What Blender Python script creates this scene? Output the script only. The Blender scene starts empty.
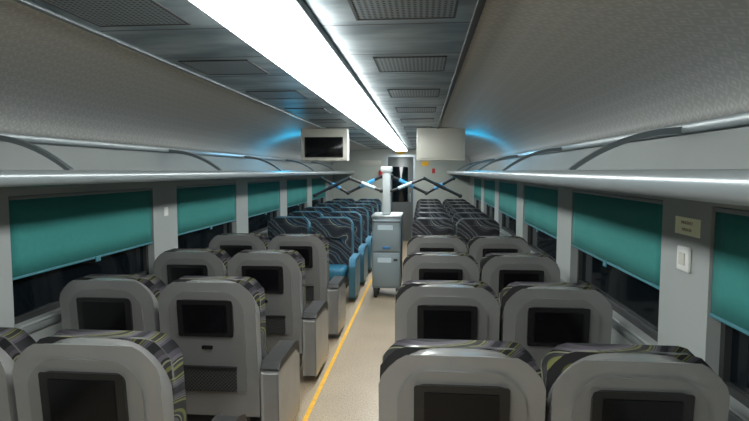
import bpy, bmesh, math, random
from mathutils import Vector, Matrix
random.seed(4)
sc=bpy.context.scene
COL=sc.collection
sc.view_settings.view_transform='Standard'

# ---------------------------------------------------------------- materials
def mat(name,col,rough=.5,metal=0,emit=None,es=0,noise=0,nscale=40,bump=0,coat=0,spec=None):
    m=bpy.data.materials.new(name); m.use_nodes=True
    nt=m.node_tree; b=nt.nodes['Principled BSDF']
    b.inputs['Base Color'].default_value=(*col,1)
    b.inputs['Roughness'].default_value=rough
    b.inputs['Metallic'].default_value=metal
    if coat: b.inputs['Coat Weight'].default_value=coat
    if spec is not None: b.inputs['Specular IOR Level'].default_value=spec
    if emit:
        b.inputs['Emission Color'].default_value=(*emit,1); b.inputs['Emission Strength'].default_value=es
    if noise or bump:
        tc=nt.nodes.new('ShaderNodeTexCoord'); n=nt.nodes.new('ShaderNodeTexNoise')
        n.inputs['Scale'].default_value=nscale; n.inputs['Detail'].default_value=5
        nt.links.new(tc.outputs['Object'],n.inputs['Vector'])
        if noise:
            r=nt.nodes.new('ShaderNodeValToRGB')
            r.color_ramp.elements[0].position=.3; r.color_ramp.elements[1].position=.7
            r.color_ramp.elements[0].color=(*[c*(1-noise) for c in col],1)
            r.color_ramp.elements[1].color=(*[min(1,c*(1+noise)) for c in col],1)
            nt.links.new(n.outputs['Fac'],r.inputs['Fac']); nt.links.new(r.outputs['Color'],b.inputs['Base Color'])
        if bump:
            bp=nt.nodes.new('ShaderNodeBump'); bp.inputs['Strength'].default_value=bump; bp.inputs['Distance'].default_value=.004
            nt.links.new(n.outputs['Fac'],bp.inputs['Height']); nt.links.new(bp.outputs['Normal'],b.inputs['Normal'])
    return m

def M(nt,op,a,b=None,c=None):
    n=nt.nodes.new('ShaderNodeMath'); n.operation=op
    for i,v in enumerate((a,b,c)):
        if v is None: continue
        if isinstance(v,(int,float)): n.inputs[i].default_value=v
        else: nt.links.new(v,n.inputs[i])
    return n.outputs[0]

def fabric(name,stops,scale=5,dist=6,rough=.85):
    m=mat(name,(.1,.1,.1),rough); nt=m.node_tree; b=nt.nodes['Principled BSDF']
    tc=nt.nodes.new('ShaderNodeTexCoord'); mp=nt.nodes.new('ShaderNodeMapping')
    mp.inputs['Scale'].default_value=(.8,.7,1.1); mp.inputs['Rotation'].default_value=(.3,.7,.2)
    w=nt.nodes.new('ShaderNodeTexWave'); w.wave_type='BANDS'; w.bands_direction='Z'
    w.inputs['Scale'].default_value=scale; w.inputs['Distortion'].default_value=dist
    w.inputs['Detail'].default_value=.5; w.inputs['Detail Scale'].default_value=1.6
    r=nt.nodes.new('ShaderNodeValToRGB'); r.color_ramp.interpolation='CONSTANT'
    e=r.color_ramp.elements
    e[0].position=stops[0][0]; e[0].color=(*stops[0][1],1)
    e[1].position=stops[1][0]; e[1].color=(*stops[1][1],1)
    for p,c in stops[2:]:
        x=e.new(p); x.color=(*c,1)
    nt.links.new(tc.outputs['Object'],mp.inputs['Vector']); nt.links.new(mp.outputs[0],w.inputs['Vector'])
    nt.links.new(w.outputs['Fac'],r.inputs['Fac']); nt.links.new(r.outputs['Color'],b.inputs['Base Color'])
    return m

F_OLIVE=fabric('wave_fabric_olive',[(0,(.010,.010,.012)),(.14,(.055,.048,.06)),(.40,(.095,.085,.10)),(.56,(.014,.014,.014)),(.64,(.22,.22,.14)),(.69,(.03,.03,.032)),(.82,(.13,.13,.04)),(.93,(.015,.015,.015))],2.0,8)
F_BLUE=fabric('wave_fabric_blue',[(0,(.008,.012,.02)),(.2,(.018,.022,.03)),(.45,(.06,.07,.075)),(.55,(.008,.01,.015)),(.64,(.30,.31,.24)),(.70,(.02,.03,.04)),(.88,(.03,.10,.16)),(.95,(.01,.01,.02))],2.4,8)
F_GREY=fabric('wave_fabric_grey',[(0,(.01,.01,.013)),(.2,(.03,.03,.035)),(.45,(.09,.09,.10)),(.55,(.012,.012,.015)),(.64,(.26,.26,.22)),(.70,(.025,.025,.03)),(.86,(.07,.08,.09)),(.95,(.01,.01,.015))],2.4,8)
F_SEAT=mat('blue_seat_fabric',(.025,.15,.24),.5,noise=.3,nscale=60)
F_RIM=mat('blue_shell_plastic',(.05,.15,.21),.35,.2)
F_RIMD=mat('dark_grey_shell_plastic',(.09,.095,.10),.4,.3)
SHELL=mat('grey_shell_plastic',(.285,.282,.275),.27,.35,noise=.06,nscale=6)
SHELL2=mat('grey_inset_plastic',(.235,.232,.226),.27,.35)
BEZEL=mat('screen_bezel_plastic',(.012,.012,.012),.25)
SCREEN=mat('black_screen_glass',(.004,.004,.005),.15,spec=.3)
BLACK=mat('black_soft_plastic',(.012,.012,.012),.5)
DARK=mat('dark_frame_metal',(.05,.05,.052),.5,.4)
RUB=mat('rubber',(.01,.01,.01),.8)
ALU=mat('aluminium_satin',(.40,.43,.44),.35,.6)
RAIL=mat('rack_rail_grey',(.30,.33,.34),.30,.4)
SILLM=mat('sill_grey',(.20,.22,.22),.45,.2)
SHELF=mat('rack_shelf_grey',(.12,.15,.165),.3,.4)
BRK=mat('rack_bracket_grey',(.18,.205,.215),.35,.4)
WALL=mat('side_wall_laminate',(.32,.34,.33),.55,noise=.03,nscale=3)
ENDW=mat('end_wall_laminate',(.42,.435,.39),.5)
GLASS=mat('night_window_glass',(.004,.006,.008),.08)
FRAME=mat('window_rubber_frame',(.03,.032,.032),.5)
TEAL=mat('teal_blind_fabric',(.028,.205,.19),.85,noise=.04,nscale=30,bump=.08)
TEALD=mat('blind_bar_teal',(.05,.19,.23),.5)
WHITE=mat('white_plastic',(.7,.7,.68),.4)
POSTM=mat('post_grey_white',(.45,.48,.48),.4)
CREAM=mat('cream_panel',(.52,.51,.45),.5)
YEL=mat('yellow_floor_tape',(.80,.42,.02),.6,noise=.12,nscale=15)
STICK=mat('sticker_yellow',(1.0,.99,.70),.5)
INK=mat('dark_ink',(.38,.22,.12),.6)
CARTM=mat('cart_metal',(.19,.23,.25),.4,.3,noise=.05,nscale=4)
CARTD=mat('cart_door_metal',(.24,.29,.31),.45,.2)
CARTL=mat('pale_label',(.50,.60,.66),.5)
BLUEP=mat('blue_lamp_tube',(.06,.30,.55),.35)
PALEP=mat('pale_lamp_tube',(.34,.44,.50),.35)
BLUES=mat('blue_label',(.03,.15,.35),.4)
RED=mat('red_paint',(.5,.03,.02),.4)
DOORM=mat('door_grey_metal',(.14,.15,.15),.4,.3)
LAMP=mat('light_diffuser',(.9,.9,.9),.5,emit=(.95,1.0,.985),es=20.0)

# floor
FLOOR=mat('speckled_vinyl',(.5,.45,.38),.38); nt=FLOOR.node_tree; b=nt.nodes['Principled BSDF']
tc=nt.nodes.new('ShaderNodeTexCoord'); v=nt.nodes.new('ShaderNodeTexNoise'); v.inputs['Scale'].default_value=90; v.inputs['Detail'].default_value=6
v2=nt.nodes.new('ShaderNodeTexNoise'); v2.inputs['Scale'].default_value=2.5
r=nt.nodes.new('ShaderNodeValToRGB'); e=r.color_ramp.elements
e[0].position=.35; e[0].color=(.33,.245,.165,1); e[1].position=.6; e[1].color=(.52,.41,.29,1)
mx=nt.nodes.new('ShaderNodeMixRGB'); mx.blend_type='MULTIPLY'; mx.inputs['Fac'].default_value=.3
nt.links.new(tc.outputs['Object'],v.inputs['Vector']); nt.links.new(tc.outputs['Object'],v2.inputs['Vector'])
nt.links.new(v.outputs['Fac'],r.inputs['Fac']); nt.links.new(r.outputs['Color'],mx.inputs['Color1']); nt.links.new(v2.outputs['Fac'],mx.inputs['Color2'])
nt.links.new(mx.outputs[0],b.inputs['Base Color'])

# cove wallpaper (uv in metres)
COVE=mat('cove_wallpaper',(.3,.3,.28),.6); nt=COVE.node_tree; b=nt.nodes['Principled BSDF']
uv=nt.nodes.new('ShaderNodeUVMap'); sp=nt.nodes.new('ShaderNodeSeparateXYZ'); nt.links.new(uv.outputs[0],sp.inputs[0])
u=M(nt,'MULTIPLY',sp.outputs[0],13.0); w=M(nt,'MULTIPLY',sp.outputs[1],13.0)
fu=M(nt,'ABSOLUTE',M(nt,'SUBTRACT',M(nt,'FRACT',u),.5)); fw=M(nt,'ABSOLUTE',M(nt,'SUBTRACT',M(nt,'FRACT',w),.5))
d=M(nt,'ADD',fu,fw)   # 0 at cell centre .. 1 at cell corners -> diamond rings
r=nt.nodes.new('ShaderNodeValToRGB'); e=r.color_ramp.elements
e[0].position=.0; e[0].color=(.50,.50,.485,1)
e[1].position=.12; e[1].color=(.49,.49,.475,1)
for p_,c_ in ((.2,(.40,.397,.382)),(.30,(.395,.392,.377)),(.37,(.475,.475,.46)),(.44,(.47,.47,.455)),(.52,(.40,.397,.382)),(.82,(.395,.392,.377)),(.92,(.48,.48,.465))):
    x_=e.new(p_); x_.color=(*c_,1)
nt.links.new(d,r.inputs['Fac']); nt.links.new(r.outputs['Color'],b.inputs['Base Color'])

# ceiling panels with seams
CEIL=mat('ceiling_panel_metal',(.10,.118,.125),.42,.6); nt=CEIL.node_tree; b=nt.nodes['Principled BSDF']
tc=nt.nodes.new('ShaderNodeTexCoord'); sp=nt.nodes.new('ShaderNodeSeparateXYZ'); nt.links.new(tc.outputs['Object'],sp.inputs[0])
fy=M(nt,'FRACT',M(nt,'DIVIDE',sp.outputs[1],.465)); seam=M(nt,'LESS_THAN',fy,.022)
mp=nt.nodes.new('ShaderNodeMapping'); mp.inputs['Scale'].default_value=(1,2.5,1)
ns=nt.nodes.new('ShaderNodeTexNoise'); ns.inputs['Scale'].default_value=2.4; ns.inputs['Detail'].default_value=5
nt.links.new(tc.outputs['Object'],mp.inputs[0]); nt.links.new(mp.outputs[0],ns.inputs['Vector'])
r=nt.nodes.new('ShaderNodeValToRGB'); e=r.color_ramp.elements
e[0].position=.38; e[0].color=(.15,.195,.22,1); e[1].position=.64; e[1].color=(.34,.40,.43,1)
nt.links.new(ns.outputs['Fac'],r.inputs['Fac'])
mx=nt.nodes.new('ShaderNodeMixRGB'); nt.links.new(seam,mx.inputs['Fac']); nt.links.new(r.outputs['Color'],mx.inputs['Color1']); mx.inputs['Color2'].default_value=(.02,.02,.02,1)
nt.links.new(mx.outputs[0],b.inputs['Base Color'])
bp=nt.nodes.new('ShaderNodeBump'); bp.inputs['Strength'].default_value=.16; bp.inputs['Distance'].default_value=.03
nt.links.new(ns.outputs['Fac'],bp.inputs['Height']); nt.links.new(bp.outputs['Normal'],b.inputs['Normal'])

# net
NET=mat('net_mesh',(.01,.01,.01),.7); nt=NET.node_tree; b=nt.nodes['Principled BSDF']
tc=nt.nodes.new('ShaderNodeTexCoord'); sp=nt.nodes.new('ShaderNodeSeparateXYZ'); nt.links.new(tc.outputs['Object'],sp.inputs[0])
a=M(nt,'FRACT',M(nt,'MULTIPLY',M(nt,'ADD',sp.outputs[0],sp.outputs[2]),50)); c=M(nt,'FRACT',M(nt,'MULTIPLY',M(nt,'SUBTRACT',sp.outputs[0],sp.outputs[2]),50))
g=M(nt,'MAXIMUM',M(nt,'LESS_THAN',a,.3),M(nt,'LESS_THAN',c,.3))
mx=nt.nodes.new('ShaderNodeMixRGB'); nt.links.new(g,mx.inputs['Fac']); mx.inputs['Color1'].default_value=(.006,.006,.006,1); mx.inputs['Color2'].default_value=(.05,.05,.05,1)
nt.links.new(mx.outputs[0],b.inputs['Base Color'])
# perforated vent
PERF=mat('perforated_metal',(.1,.1,.1),.42,.5); nt=PERF.node_tree; b=nt.nodes['Principled BSDF']
tc=nt.nodes.new('ShaderNodeTexCoord'); sp=nt.nodes.new('ShaderNodeSeparateXYZ'); nt.links.new(tc.outputs['Object'],sp.inputs[0])
a=M(nt,'SUBTRACT',M(nt,'FRACT',M(nt,'MULTIPLY',sp.outputs[0],55)),.5); c=M(nt,'SUBTRACT',M(nt,'FRACT',M(nt,'MULTIPLY',sp.outputs[1],55)),.5)
g=M(nt,'LESS_THAN',M(nt,'ADD',M(nt,'MULTIPLY',a,a),M(nt,'MULTIPLY',c,c)),.09)
mx=nt.nodes.new('ShaderNodeMixRGB'); nt.links.new(g,mx.inputs['Fac']); mx.inputs['Color1'].default_value=(.22,.26,.28,1); mx.inputs['Color2'].default_value=(.01,.01,.01,1)
nt.links.new(mx.outputs[0],b.inputs['Base Color'])

# ---------------------------------------------------------------- mesh helpers
def finish(bm,name,m,parent=None,smooth=True):
    bmesh.ops.recalc_face_normals(bm,faces=bm.faces)
    me=bpy.data.meshes.new(name); bm.to_mesh(me); bm.free()
    me.materials.append(m)
    if smooth:
        for p in me.polygons: p.use_smooth=True
        me.set_sharp_from_angle(angle=math.radians(38))
    o=bpy.data.objects.new(name,me); COL.objects.link(o)
    if parent: o.parent=parent
    return o
def add_box(bm,x0,x1,y0,y1,z0,z1,bev=0,seg=2):
    r=bmesh.ops.create_cube(bm,size=1)
    vs=r['verts']
    for v in vs:
        v.co=Vector(((x0+x1)/2+v.co.x*(x1-x0),(y0+y1)/2+v.co.y*(y1-y0),(z0+z1)/2+v.co.z*(z1-z0)))
    if bev:
        es=list({e for v in vs for e in v.link_edges})
        bmesh.ops.bevel(bm,geom=es,offset=bev,segments=seg,profile=.5,affect='EDGES')
def box(name,x0,x1,y0,y1,z0,z1,m,parent=None,bev=0,seg=2):
    bm=bmesh.new(); add_box(bm,x0,x1,y0,y1,z0,z1,bev,seg); return finish(bm,name,m,parent)
def boxes(name,lst,m,parent=None):
    bm=bmesh.new()
    for l in lst: add_box(bm,*l)
    return finish(bm,name,m,parent)
def rpts(x0,x1,z0,z1,rt,rb,arch=0,n=7):
    P=[]
    def arc(cx,cz,r,a0,a1):
        for i in range(n+1):
            a=math.radians(a0+(a1-a0)*i/n); P.append((cx+r*math.cos(a),cz+r*math.sin(a)))
    arc(x1-rb,z0+rb,rb,-90,0); arc(x1-rt,z1-rt,rt,0,90)
    cx=(x0+x1)/2; hw=(x1-x0)/2
    if arch:
        for k in (.75,.4,0,-.4,-.75): P.append((cx+k*(hw-rt),z1))
    arc(x0+rt,z1-rt,rt,90,180); arc(x0+rb,z0+rb,rb,180,270)
    if arch: P=[(x,z+(arch*(1-((x-cx)/hw)**2) if z>(z0+z1)/2 else 0)) for x,z in P]
    return P
def prism(name,pts,axis,a0,a1,m,parent=None,bev=0,seg=3,tilt=None):
    bm=bmesh.new()
    def P(p,a):
        if axis=='Y': return (p[0],a,p[1])
        if axis=='X': return (a,p[0],p[1])
        return (p[0],p[1],a)
    A=[bm.verts.new(P(p,a0)) for p in pts]; B=[bm.verts.new(P(p,a1)) for p in pts]
    n=len(pts)
    bm.faces.new(A); bm.faces.new(B[::-1])
    for i in range(n): bm.faces.new((A[i],A[(i+1)%n],B[(i+1)%n],B[i]))
    bmesh.ops.remove_doubles(bm,verts=bm.verts,dist=1e-5)
    mn=[min(v.co[i] for v in bm.verts) for i in range(3)]; mxx=[max(v.co[i] for v in bm.verts) for i in range(3)]
    if bev:
        caps=[f for f in bm.faces if len(f.verts)>6]
        es=list({e for f in caps for e in f.edges})
        bmesh.ops.bevel(bm,geom=es,offset=bev,segments=seg,profile=.5,affect='EDGES',clamp_overlap=True)
        for v in bm.verts:
            for i in range(3): v.co[i]=min(max(v.co[i],mn[i]),mxx[i])
    if tilt:
        for v in bm.verts: v.co=tilt(v.co)
    return finish(bm,name,m,parent)
def add_tube(bm,p0,p1,r,n=14):
    p0=Vector(p0);p1=Vector(p1); d=p1-p0
    q=d.to_track_quat('Z','Y').to_matrix().to_4x4()
    bmesh.ops.create_cone(bm,cap_ends=True,segments=n,radius1=r,radius2=r,depth=d.length,matrix=Matrix.Translation((p0+p1)/2)@q)
def tube(name,p0,p1,r,m,parent=None,n=14):
    bm=bmesh.new(); add_tube(bm,p0,p1,r,n); return finish(bm,name,m,parent)
def empty(name,loc,label,cat,group=None):
    o=bpy.data.objects.new(name,None); o.location=loc; o.empty_display_size=.1; COL.objects.link(o)
    o['label']=label; o['category']=cat
    if group: o['group']=group
    return o
def top(o,label,cat,group=None):
    o['label']=label; o['category']=cat
    if group: o['group']=group
    return o
def struct(o,label,cat):
    o['kind']='structure'; o['label']=label; o['category']=cat; return o
def copy_tree(src,loc,rot=None,label=None):
    def rec(o,parent):
        c=o.copy(); COL.objects.link(c)
        if parent is not None:
            c.parent=parent
        for ch in o.children: rec(ch,c)
        return c
    c=rec(src,None); c.location=loc
    if rot is not None: c.rotation_euler[2]=rot
    if label: c['label']=label
    return c
def flat_text(name,body,size,loc,parent,m,mtx):
    cu=bpy.data.curves.new(name,'FONT'); cu.body=body; cu.size=size; cu.align_x='CENTER'; cu.align_y='CENTER'; cu.extrude=.0004
    t=bpy.data.objects.new('tmp',cu); COL.objects.link(t)
    bpy.context.view_layer.update()
    me=bpy.data.meshes.new_from_object(t.evaluated_get(bpy.context.evaluated_depsgraph_get()))
    bpy.data.objects.remove(t)
    me.materials.clear(); me.materials.append(m); me.transform(mtx)
    o=bpy.data.objects.new(name,me); COL.objects.link(o); o.parent=parent; o.location=loc
    return o

# ---------------------------------------------------------------- car shell
XL,XR,CX=-2.07,1.05,-.51
Y0,Y1=-1.5,12.3
ZC=2.095; PL,PR=-1.155,.165; ZCOVE=1.78
BT,BB,SILL=1.473,1.06,.80
def wins(s): 
    d=.06 if s<0 else 0
    return [(.615+d+1.86*k,.615+d+1.86*k+1.455) for k in range(6)]
struct(box('floor',XL-.1,XR+.1,Y0,Y1+.1,-.06,0,FLOOR),'beige speckled vinyl carriage floor','floor')
struct(box('ceiling',PL,PR,Y0,Y1,ZC,ZC+.05,CEIL),'dark grey metal panelled carriage ceiling','ceiling')
for side,xw,s in (('left',XL,-1),('right',XR,1)):
    a,b_=sorted((xw,xw+s*.1))
    L=[(a,b_,Y0,Y1,0,SILL),(a,b_,Y0,Y1,BT,ZCOVE+.02)]
    prev=Y0
    for w0,w1 in wins(s):
        L.append((a,b_,prev,w0,SILL,BT)); prev=w1
    L.append((a,b_,prev,Y1,SILL,BT))
    struct(boxes('wall_'+side,L,WALL),'grey laminate carriage side wall','wall')
    # cove
    bm=bmesh.new(); uvl=bm.loops.layers.uv.new('UVMap')
    xp=PR if s>0 else PL; ra=abs(xw-xp); rb=ZC-ZCOVE; n=18
    prof=[];arc=0
    for i in range(n+1):
        t=math.pi/2*i/n
        p=(xp+s*ra*math.sin(t),ZCOVE+rb*math.cos(t)**.9 if i<n else ZCOVE)
        if prof: arc+=math.dist(p,prof[-1][0])
        prof.append((p,arc))
    ny=46
    g=[[bm.verts.new((p[0],Y0+(Y1-Y0)*j/ny,p[1])) for p,_ in prof] for j in range(ny+1)]
    for j in range(ny):
        for i in range(n):
            f=bm.faces.new((g[j][i],g[j][i+1],g[j+1][i+1],g[j+1][i]))
            for lp,(jj,ii) in zip(f.loops,((j,i),(j,i+1),(j+1,i+1),(j+1,i))):
                lp[uvl].uv=((Y0+(Y1-Y0)*jj/ny),prof[ii][1])
    o=finish(bm,'trim_1' if s<0 else 'trim_2',COVE)
    so=o.modifiers.new('s','SOLIDIFY'); so.thickness=.01; so.offset=1
    struct(o,'taupe patterned wallpaper cove between wall and ceiling','cove')
    # cove lower lip
    x0,x1=sorted((xw-s*.002,xw-s*.035))
    struct(box('trim_3' if s<0 else 'trim_4',x0,x1,Y0,Y1,ZCOVE-.03,ZCOVE+.008,RAIL,bev=.006),'pale grey ledge moulding under the cove','moulding')
    # ceiling edge trim
    x0,x1=sorted((xp-.012,xp+.012))
    struct(box('trim_5' if s<0 else 'trim_6',x0,x1,Y0,Y1,ZC-.012,ZC+.001,BRK if s<0 else DARK,bev=.003),'thin metal edge strip along the ceiling panels','moulding')
    # window sill moulding
    x0,x1=sorted((xw,xw-s*.02))
    struct(box('trim_7' if s<0 else 'trim_8',x0,x1,Y0,Y1,SILL-.05,SILL-.01,SILLM,bev=.006),'grey sill moulding along side wall','moulding')
    struct(box('baseboard_'+side,x0,x1,Y0,Y1,0.001,.12,DARK,bev=.004),'dark baseboard strip','baseboard')
    for k,(w0,w1) in enumerate(wins(s)):
        xa,xb=sorted((xw+s*.075,xw+s*.09))
        idx=k+1+(0 if s<0 else 6)
        bm=bmesh.new(); add_box(bm,xa,xb,w0,w1,SILL,BT)
        w=finish(bm,'window_%d'%idx,GLASS); struct(w,'dark carriage window glass at night','window')
        f0,f1=sorted((xw+s*.05,xw+s*.075))
        fr=boxes('window_frame',[(f0,f1,w0,w1,SILL,SILL+.03),(f0,f1,w0,w1,BT-.03,BT),(f0,f1,w0,w0+.03,SILL,BT),(f0,f1,w1-.03,w1,SILL,BT)],FRAME,w)
struct(boxes('wall_front',[(XL,-.80,Y1,Y1+.1,0,ZC),(-.22,XR,Y1,Y1+.1,0,ZC),(-.80,-.22,Y1,Y1+.1,1.92,ZC)],ENDW),'pale laminate end wall of the carriage','wall')
struct(box('wall_back',XL,XR,Y0-.1,Y0,0,ZC,ENDW),'pale laminate end wall behind the camera','wall')
dr=struct(box('door_1',-.80,-.22,Y1+.02,Y1+.07,0,1.92,DOORM,bev=.004),'grey metal end door with dark window','door')
box('door_window',-.70,-.34,Y1+.008,Y1+.03,.9,1.7,GLASS,dr,bev=.006)
box('door_handle',-.30,-.28,Y1-.01,Y1+.03,.9,1.1,ALU,dr,bev=.004)
struct(boxes('trim_9',[(-.85,-.80,Y1-.02,Y1,0,1.97),(-.22,-.17,Y1-.02,Y1,0,1.97),(-.80,-.22,Y1-.02,Y1,1.92,1.97)],ALU),'satin aluminium frame around the end door','door frame')
top(box('floor_tape',-.762,-.732,Y0+.02,Y1-.1,.0005,.0035,YEL),'yellow stripe running along the aisle floor','floor marking')

# ceiling light
cl=empty('ceiling_light',(0,0,ZC),'long continuous white fluorescent strip light','ceiling light')
box('light_housing',-.615,-.348,Y0+.1,11.8,-.03,-.001,BRK,cl,bev=.004)
y=Y0+.15; 
while y<11.6:
    box('diffuser',-.600,-.350,y,min(y+1.19,11.78),-.066,-.029,LAMP,cl,bev=.015,seg=3); y+=1.2
# vents
def vent(x0,x1,y0,y1):
    o=top(boxes('air_vent',[(x0,x1,y0,y0+.008,ZC-.005,ZC-.0005),(x0,x1,y1-.008,y1,ZC-.005,ZC-.0005),(x0,x0+.008,y0,y1,ZC-.005,ZC-.0005),(x1-.008,x1,y0,y1,ZC-.005,ZC-.0005)],DARK),'perforated dark metal air vent in ceiling panel','air vent','ceiling air vents')
    box('grille',x0+.008,x1-.008,y0+.008,y1-.008,ZC-.003,ZC-.0005,PERF,o)
for j in range(12):
    yy=1.395+j*.93
    vent(-.22,.10,yy+.06,yy+.40)
    vent(-1.10,-.78,yy+.06,yy+.40)

# ---------------------------------------------------------------- racks
for s,xw in ((-1,XL),(1,XR)):
    r=empty('luggage_rack',(xw,0,1.55),'long overhead luggage rack with grey tube rail','luggage rack','luggage racks')
    xr=-s*.48
    pts=rpts(-.042,.042,-.032,.032,.028,.028)
    pts=[(xr+p[0],.022+p[1]) for p in pts]
    bm=bmesh.new()
    A=[bm.verts.new((p[0],Y0+.02,p[1])) for p in pts]; B=[bm.verts.new((p[0],Y1-.05,p[1])) for p in pts]
    n=len(pts); bm.faces.new(A); bm.faces.new(B[::-1])
    for i in range(n): bm.faces.new((A[i],A[(i+1)%n],B[(i+1)%n],B[i]))
    finish(bm,'rail',RAIL,r)
    x0,x1=sorted((-s*.003,xr+s*.03))
    box('shelf',x0,x1,Y0+.02,Y1-.05,.0,.014,SHELF,r,bev=.003)
    for k in range(6):
        yb=2.27+1.86*(k-1)+(.09 if s<0 else 0)
        P=[]
        N=14
        for i in range(N+1):
            t=i/N; P.append((-s*(.0+.46*t), .225-.165*t**2.2))
        Q=[(x,z-.026*(1-.2*abs(i/N))) for i,(x,z) in enumerate(P)]
        poly=P+Q[::-1]
        prism('bracket',poly,'Y',yb-.016,yb+.016,BRK,r)
        x0,x1=sorted((-s*.003,xr))
        box('shelf_support',x0,x1,yb-.03,yb+.03,-.02,-.0005,BRK,r,bev=.005)

# ---------------------------------------------------------------- blinds
for s,xw in ((-1,XL),(1,XR)):
    for k,(w0,w1) in enumerate(wins(s)):
        xc=xw+s*.010
        dz={(1,1):.02,(-1,1):-.005}.get((s,k),random.uniform(-.01,.02))
        b_=empty('window_blind',(xc,(w0+w1)/2,BT),'teal roller blind half lowered over a dark window','blind','teal window blinds')
        h=(w1-w0)/2-.008
        bm=bmesh.new(); ny=20
        zb=BB-BT+dz
        vs=[[bm.verts.new((.003*math.sin(j*.9+k)*(i/4),-h+2*h*j/ny,zb*i/4)) for i in range(5)] for j in range(ny+1)]
        for j in range(ny):
            for i in range(4): bm.faces.new((vs[j][i],vs[j][i+1],vs[j+1][i+1],vs[j+1][i]))
        o=finish(bm,'blind_fabric',TEAL,b_)
        md=o.modifiers.new('s','SOLIDIFY'); md.thickness=.003
        box('bottom_bar',-.008,.008,-h,h,zb-.010,zb+.003,TEALD,b_,bev=.003)
        x0,x1=(-.014,-.006) if s>0 else (.006,.014)
        box('pull_tab',x0,x1,-.025,.025,zb-.03,zb+.003,TEALD,b_,bev=.002)
        box('roller_case',-.009,.009,-h,h,-.02,-.002,SILLM,b_,bev=.004)

# ---------------------------------------------------------------- seats
def tl(co):
    return Vector((co.x,co.y+.056-(co.z-.4)*.0875,co.z))
def arm(root,x0,x1,am,ztop=.53,low=.06):
    pts=[(.10,low),(.56,low),(.585,low+.06)]
    for i in range(9):
        a=math.radians(-5+100*i/8); pts.append((.50+.09*math.cos(a),ztop-.11+.09*math.sin(a)))
    pts+=[(.12,ztop-.02),(.08,ztop-.05)]
    o=prism('armrest',pts,'X',x0,x1,am,root,bev=.018)
    c=.002
    pp=[(.085,ztop-.022),(.12,ztop+.012),(.49,ztop+.012),(.56,ztop-.020),(.592,ztop-.08),(.565,ztop-.085),(.50,ztop-.03)]
    prism('armrest_pad',pp,'X',x0-c,x1+c,BLACK if am is SHELL or am is F_RIMD else F_SEAT,o,bev=.010,seg=3)
def make_seat(name,fab,label,la,ra,group,cush,shell):
    r=empty(name,(0,0,0),label,'seat',group)
    face=shell is not SHELL
    prism('backrest_shell',rpts(-.27,.27,.24,.958,.165,.05,arch=.046,n=9),'Y',0,.10 if not face else .15,shell,r,bev=.034,seg=5,tilt=tl)
    prism('rear_inset_panel',rpts(-.208,.208,.39,.935,.125,.04,arch=.02,n=9),'Y',-.013,.01,SHELL2 if not face else shell,r,bev=.011,seg=3,tilt=tl)
    if face:
        prism('backrest_cushion',rpts(-.258,.258,.40,.955,.155,.05,arch=.045,n=9),'Y',.11,.215,fab,r,bev=.045,seg=5,tilt=tl)
        prism('headrest',rpts(-.19,.19,.76,.925,.07,.05),'Y',.19,.25,fab,r,bev=.028,seg=4,tilt=tl)
    else:
        prism('backrest_cushion',rpts(-.272,.272,.40,.957,.168,.05,arch=.047,n=9),'Y',.08,.175,fab,r,bev=.045,seg=5,tilt=tl)
        prism('headrest',rpts(-.20,.20,.76,.93,.07,.05),'Y',.15,.225,fab,r,bev=.03,seg=4,tilt=tl)
    bz=prism('screen_bezel',rpts(-.153,.153,.708,.912,.036,.036),'Y',-.028,.0,BEZEL,r,bev=.010,tilt=tl)
    prism('screen',rpts(-.12,.12,.732,.887,.012,.012),'Y',-.032,-.026,SCREEN,bz,bev=.003,tilt=tl)
    o=prism('magazine_net',rpts(-.155,.155,.395,.53,.012,.02),'Y',-.027,0,NET,r,bev=.006,tilt=tl)
    prism('net_rim',rpts(-.16,.16,.52,.537,.008,.008),'Y',-.032,.0,BLACK,o,bev=.003,tilt=tl)
    prism('table_latch',rpts(-.03,.03,.635,.655,.008,.008),'Y',-.022,0,BEZEL,r,bev=.003,tilt=tl)
    box('seat_cushion',-.218,.218,.10,.62,.29,.42,cush,r,bev=.04,seg=4)
    box('seat_base',-.2,.2,.12,.54,.10,.31,DARK,r,bev=.015)
    boxes('leg_frame',[(-.17,-.12,.14,.50,.001,.12),(.12,.17,.14,.50,.001,.12)],DARK,r)
    tube('foot_rest',(-.19,.03,.17),(.19,.03,.17),.014,BLACK,r)
    arm(r,*la,shell); arm(r,*ra,shell)
    return r
IN_L=(-.266,-.222); IN_R=(.222,.266)
G1='grey-backed train seats'; G2='wave-patterned train seats facing the other rows'
protos={
 'LA':make_seat('passenger_seat',F_OLIVE,'grey shell aisle seat with wide armrest, black seatback screen and net',IN_L,(.274,.375),G1,F_OLIVE,SHELL),
 'LW':make_seat('passenger_seat',F_OLIVE,'grey shell seat with black seatback screen and patterned fabric',IN_L,IN_R,G1,F_OLIVE,SHELL),
 'FL':make_seat('passenger_seat',F_BLUE,'wave-patterned aisle seat with blue shell, armrests and cushion',(-.355,-.276),IN_R,G2,F_SEAT,F_RIM),
 'FW':make_seat('passenger_seat',F_BLUE,'dark wave-patterned train seat with blue rim',IN_L,IN_R,G2,F_SEAT,F_RIM),
 'FR':make_seat('passenger_seat',F_GREY,'dark grey wave-patterned train seat facing the grey seat backs',IN_L,IN_R,G2,F_GREY,F_RIMD),
}
used=set()
def put(kind,x,y,rot):
    p=protos[kind]
    if kind not in used:
        used.add(kind); p.location=(x,y,0); p.rotation_euler[2]=rot
    else: copy_tree(p,(x,y,0),rot)
for k in range(4):
    y=1.72+1.05*k
    put('LA',-1.162,y,0); put('LW',-1.73,y,0); put('LW',.128,y,0); put('LW',.688,y,0)
for k in range(6):
    y=7.0+.96*k
    put('FL',-1.162,y,math.pi); put('FW',-1.73,y,math.pi); put('FR',.128,y,math.pi); put('FR',.688,y,math.pi)

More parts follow.
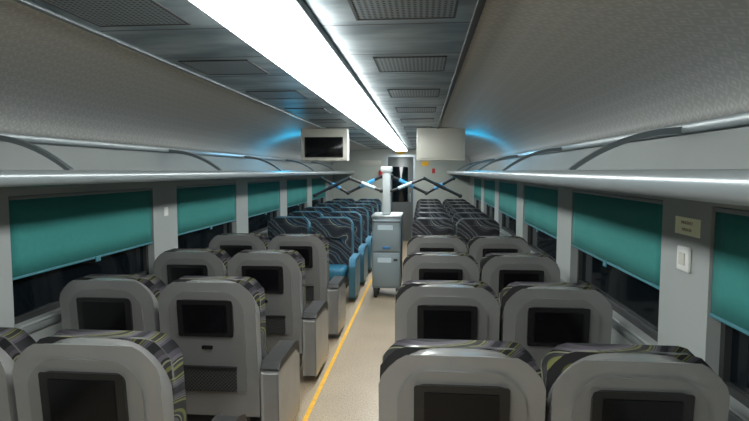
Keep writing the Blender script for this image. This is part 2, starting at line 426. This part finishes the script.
# ---------------------------------------------------------------- monitors
def monitor(x,label,screen):
    r=empty('ceiling_monitor',(x,6.25,ZC),label,'monitor')
    box('monitor_cabinet',-.275,.275,0,.16,-.375,-.002,CREAM,r,bev=.012)
    if screen:
        bz=box('monitor_bezel',-.225,.225,-.012,.01,-.335,-.10,BEZEL,r,bev=.005)
        box('screen',-.21,.21,-.016,-.01,-.32,-.115,SCREEN,bz,bev=.002)
    else:
        box('access_panel',-.24,.24,-.008,.01,-.35,-.04,CREAM,r,bev=.004)
    return r
monitor(-1.15,'ceiling-hung cream cabinet with dark flat screen',True)
monitor(.20,'pale cream ceiling-hung cabinet with plain panel',False)
for x in (-1.62,.62,-1.3,.35):
    l=bpy.data.lights.new('accent_lamp','POINT'); l.color=(.0,.55,1); l.energy=3.6; l.shadow_soft_size=.12
    o=bpy.data.objects.new('accent_lamp',l); o.location=(x,6.75,1.84); COL.objects.link(o); top(o,'blue accent lamp lighting the cove','light')

# ---------------------------------------------------------------- cart
c=empty('service_cart',(-.45,6.95,0),'tall grey metal service cart standing in the aisle','cart')
box('cart_body',-.18,.18,-.25,.3,.13,1.02,CARTM,c,bev=.01)
box('cart_top',-.19,.19,-.26,.31,1.02,1.05,ALU,c,bev=.008)
d1=box('cart_door',-.165,.165,-.262,-.248,.16,.58,CARTD,c,bev=.006)
l1=box('door_label',-.11,.06,-.266,-.261,.46,.52,CARTL,d1)
box('door_latch',.09,.14,-.275,-.26,.48,.51,DARK,d1,bev=.004)
d2=box('cart_drawer',-.165,.165,-.262,-.248,.60,.99,CARTD,c,bev=.006)
l2=box('door_label',-.11,.08,-.266,-.261,.87,.93,CARTL,d2)
box('door_latch',-.05,.05,-.275,-.26,.63,.66,BLUES,d2,bev=.004)
for x in (-.14,.14):
    for y in (-.2,.25):
        w=tube('caster_wheel',(x-.018,y,.05),(x+.018,y,.05),.049,RUB,c,20)
        box('caster_fork',x-.026,x+.026,y-.03,y+.03,.085,.135,DARK,w,bev=.004)
boxes('push_bar',[(-.17,-.155,-.29,-.255,.965,.98),(.155,.17,-.29,-.255,.965,.98),(-.17,.17,-.30,-.285,.965,.98)],DARK,c)
u=empty('disinfection_lamp',(-.457,6.95,1.051),'pale post with folding blue and black lamp arms','lamp')
box('post',-.052,.052,-.15,-.05,0,.59,POSTM,u,bev=.012)
box('post_cap',-.072,.072,-.17,-.03,.54,.605,POSTM,u,bev=.01)
for s in (-1,1):
    for pts,yo,ca,cb in (([(.068,.30),(.47,.46),(.92,.24)],-.14,PALEP,BLACK),([(.068,.48),(.50,.27),(.84,.46)],-.07,BLUEP,BLUEP)):
        P=[Vector((s*x,yo,z)) for x,z in pts]
        a_=tube('lamp_arm',P[0],P[1],.018,BLACK,u)
        tube('lamp_tube',P[0].lerp(P[1],.2),P[0].lerp(P[1],.62),.024,ca,a_)
        b2=tube('lamp_arm',P[1],P[2],.018,BLACK,u)
        tube('lamp_tube',P[1].lerp(P[2],.3),P[1].lerp(P[2],.6),.023,cb,b2)
        for q in P:
            bm=bmesh.new(); bmesh.ops.create_uvsphere(bm,u_segments=12,v_segments=8,radius=.026,matrix=Matrix.Translation(q))
            finish(bm,'arm_joint',BLACK,u)

# ---------------------------------------------------------------- wall details
mt=Matrix(((0,0,-1,0),(-1,0,0,0),(0,1,0,0),(0,0,0,1)))
s1=top(box('notice_sticker',XR-.003,XR,2.145,2.345,1.345,1.415,STICK),'small yellow notice sticker on the grey window post','sticker')
flat_text('lettering','EMERGENCY',.017,(XR-.0036,2.245,1.394),s1,INK,mt)
flat_text('lettering','WINDOW',.017,(XR-.0036,2.245,1.366),s1,INK,mt)
w=top(box('wall_switch',XR-.014,XR,2.20,2.30,1.20,1.30,WHITE,bev=.006),'white plastic switch plate on the window post','switch')
box('switch_button',XR-.019,XR-.013,2.225,2.275,1.225,1.275,CREAM,w,bev=.003)
top(box('notice_sticker',XL,XL+.003,4.16,4.23,1.24,1.31,WHITE),'small white notice sticker on the window post','sticker')
top(box('sign_board',-1.45,-.95,Y1-.012,Y1,1.72,1.84,CREAM,bev=.003),'pale sign board on the end wall','sign')
top(box('notice_sticker',-.03,.12,Y1-.006,Y1,1.72,1.82,YEL),'yellow notice on the pale end wall','sticker')
top(box('notice_sticker',.2,.27,Y1-.006,Y1,1.55,1.66,RED),'small red notice on the pale end wall','sticker')
top(box('notice_sticker',-.6,-.42,Y1-.006,Y1,1.98,2.04,YEL),'yellow notice above the end door','sticker')
top(box('alarm_box',-1.0,-.9,Y1-.05,Y1,1.5,1.62,RED,bev=.008),'small red alarm box on the end wall','alarm')

# world + camera
wd=bpy.data.worlds.new('w'); sc.world=wd; wd.use_nodes=True
wd.node_tree.nodes['Background'].inputs[0].default_value=(.01,.012,.02,1); wd.node_tree.nodes['Background'].inputs[1].default_value=.3
cd=bpy.data.cameras.new('cam'); cam=bpy.data.objects.new('camera',cd); COL.objects.link(cam)
cam.location=(0,0,1.6); cam.rotation_euler=(math.radians(90-4.16),0,math.radians(5.12)); cd.lens=26.0; cd.sensor_width=36; cd.clip_start=.05
sc.camera=cam
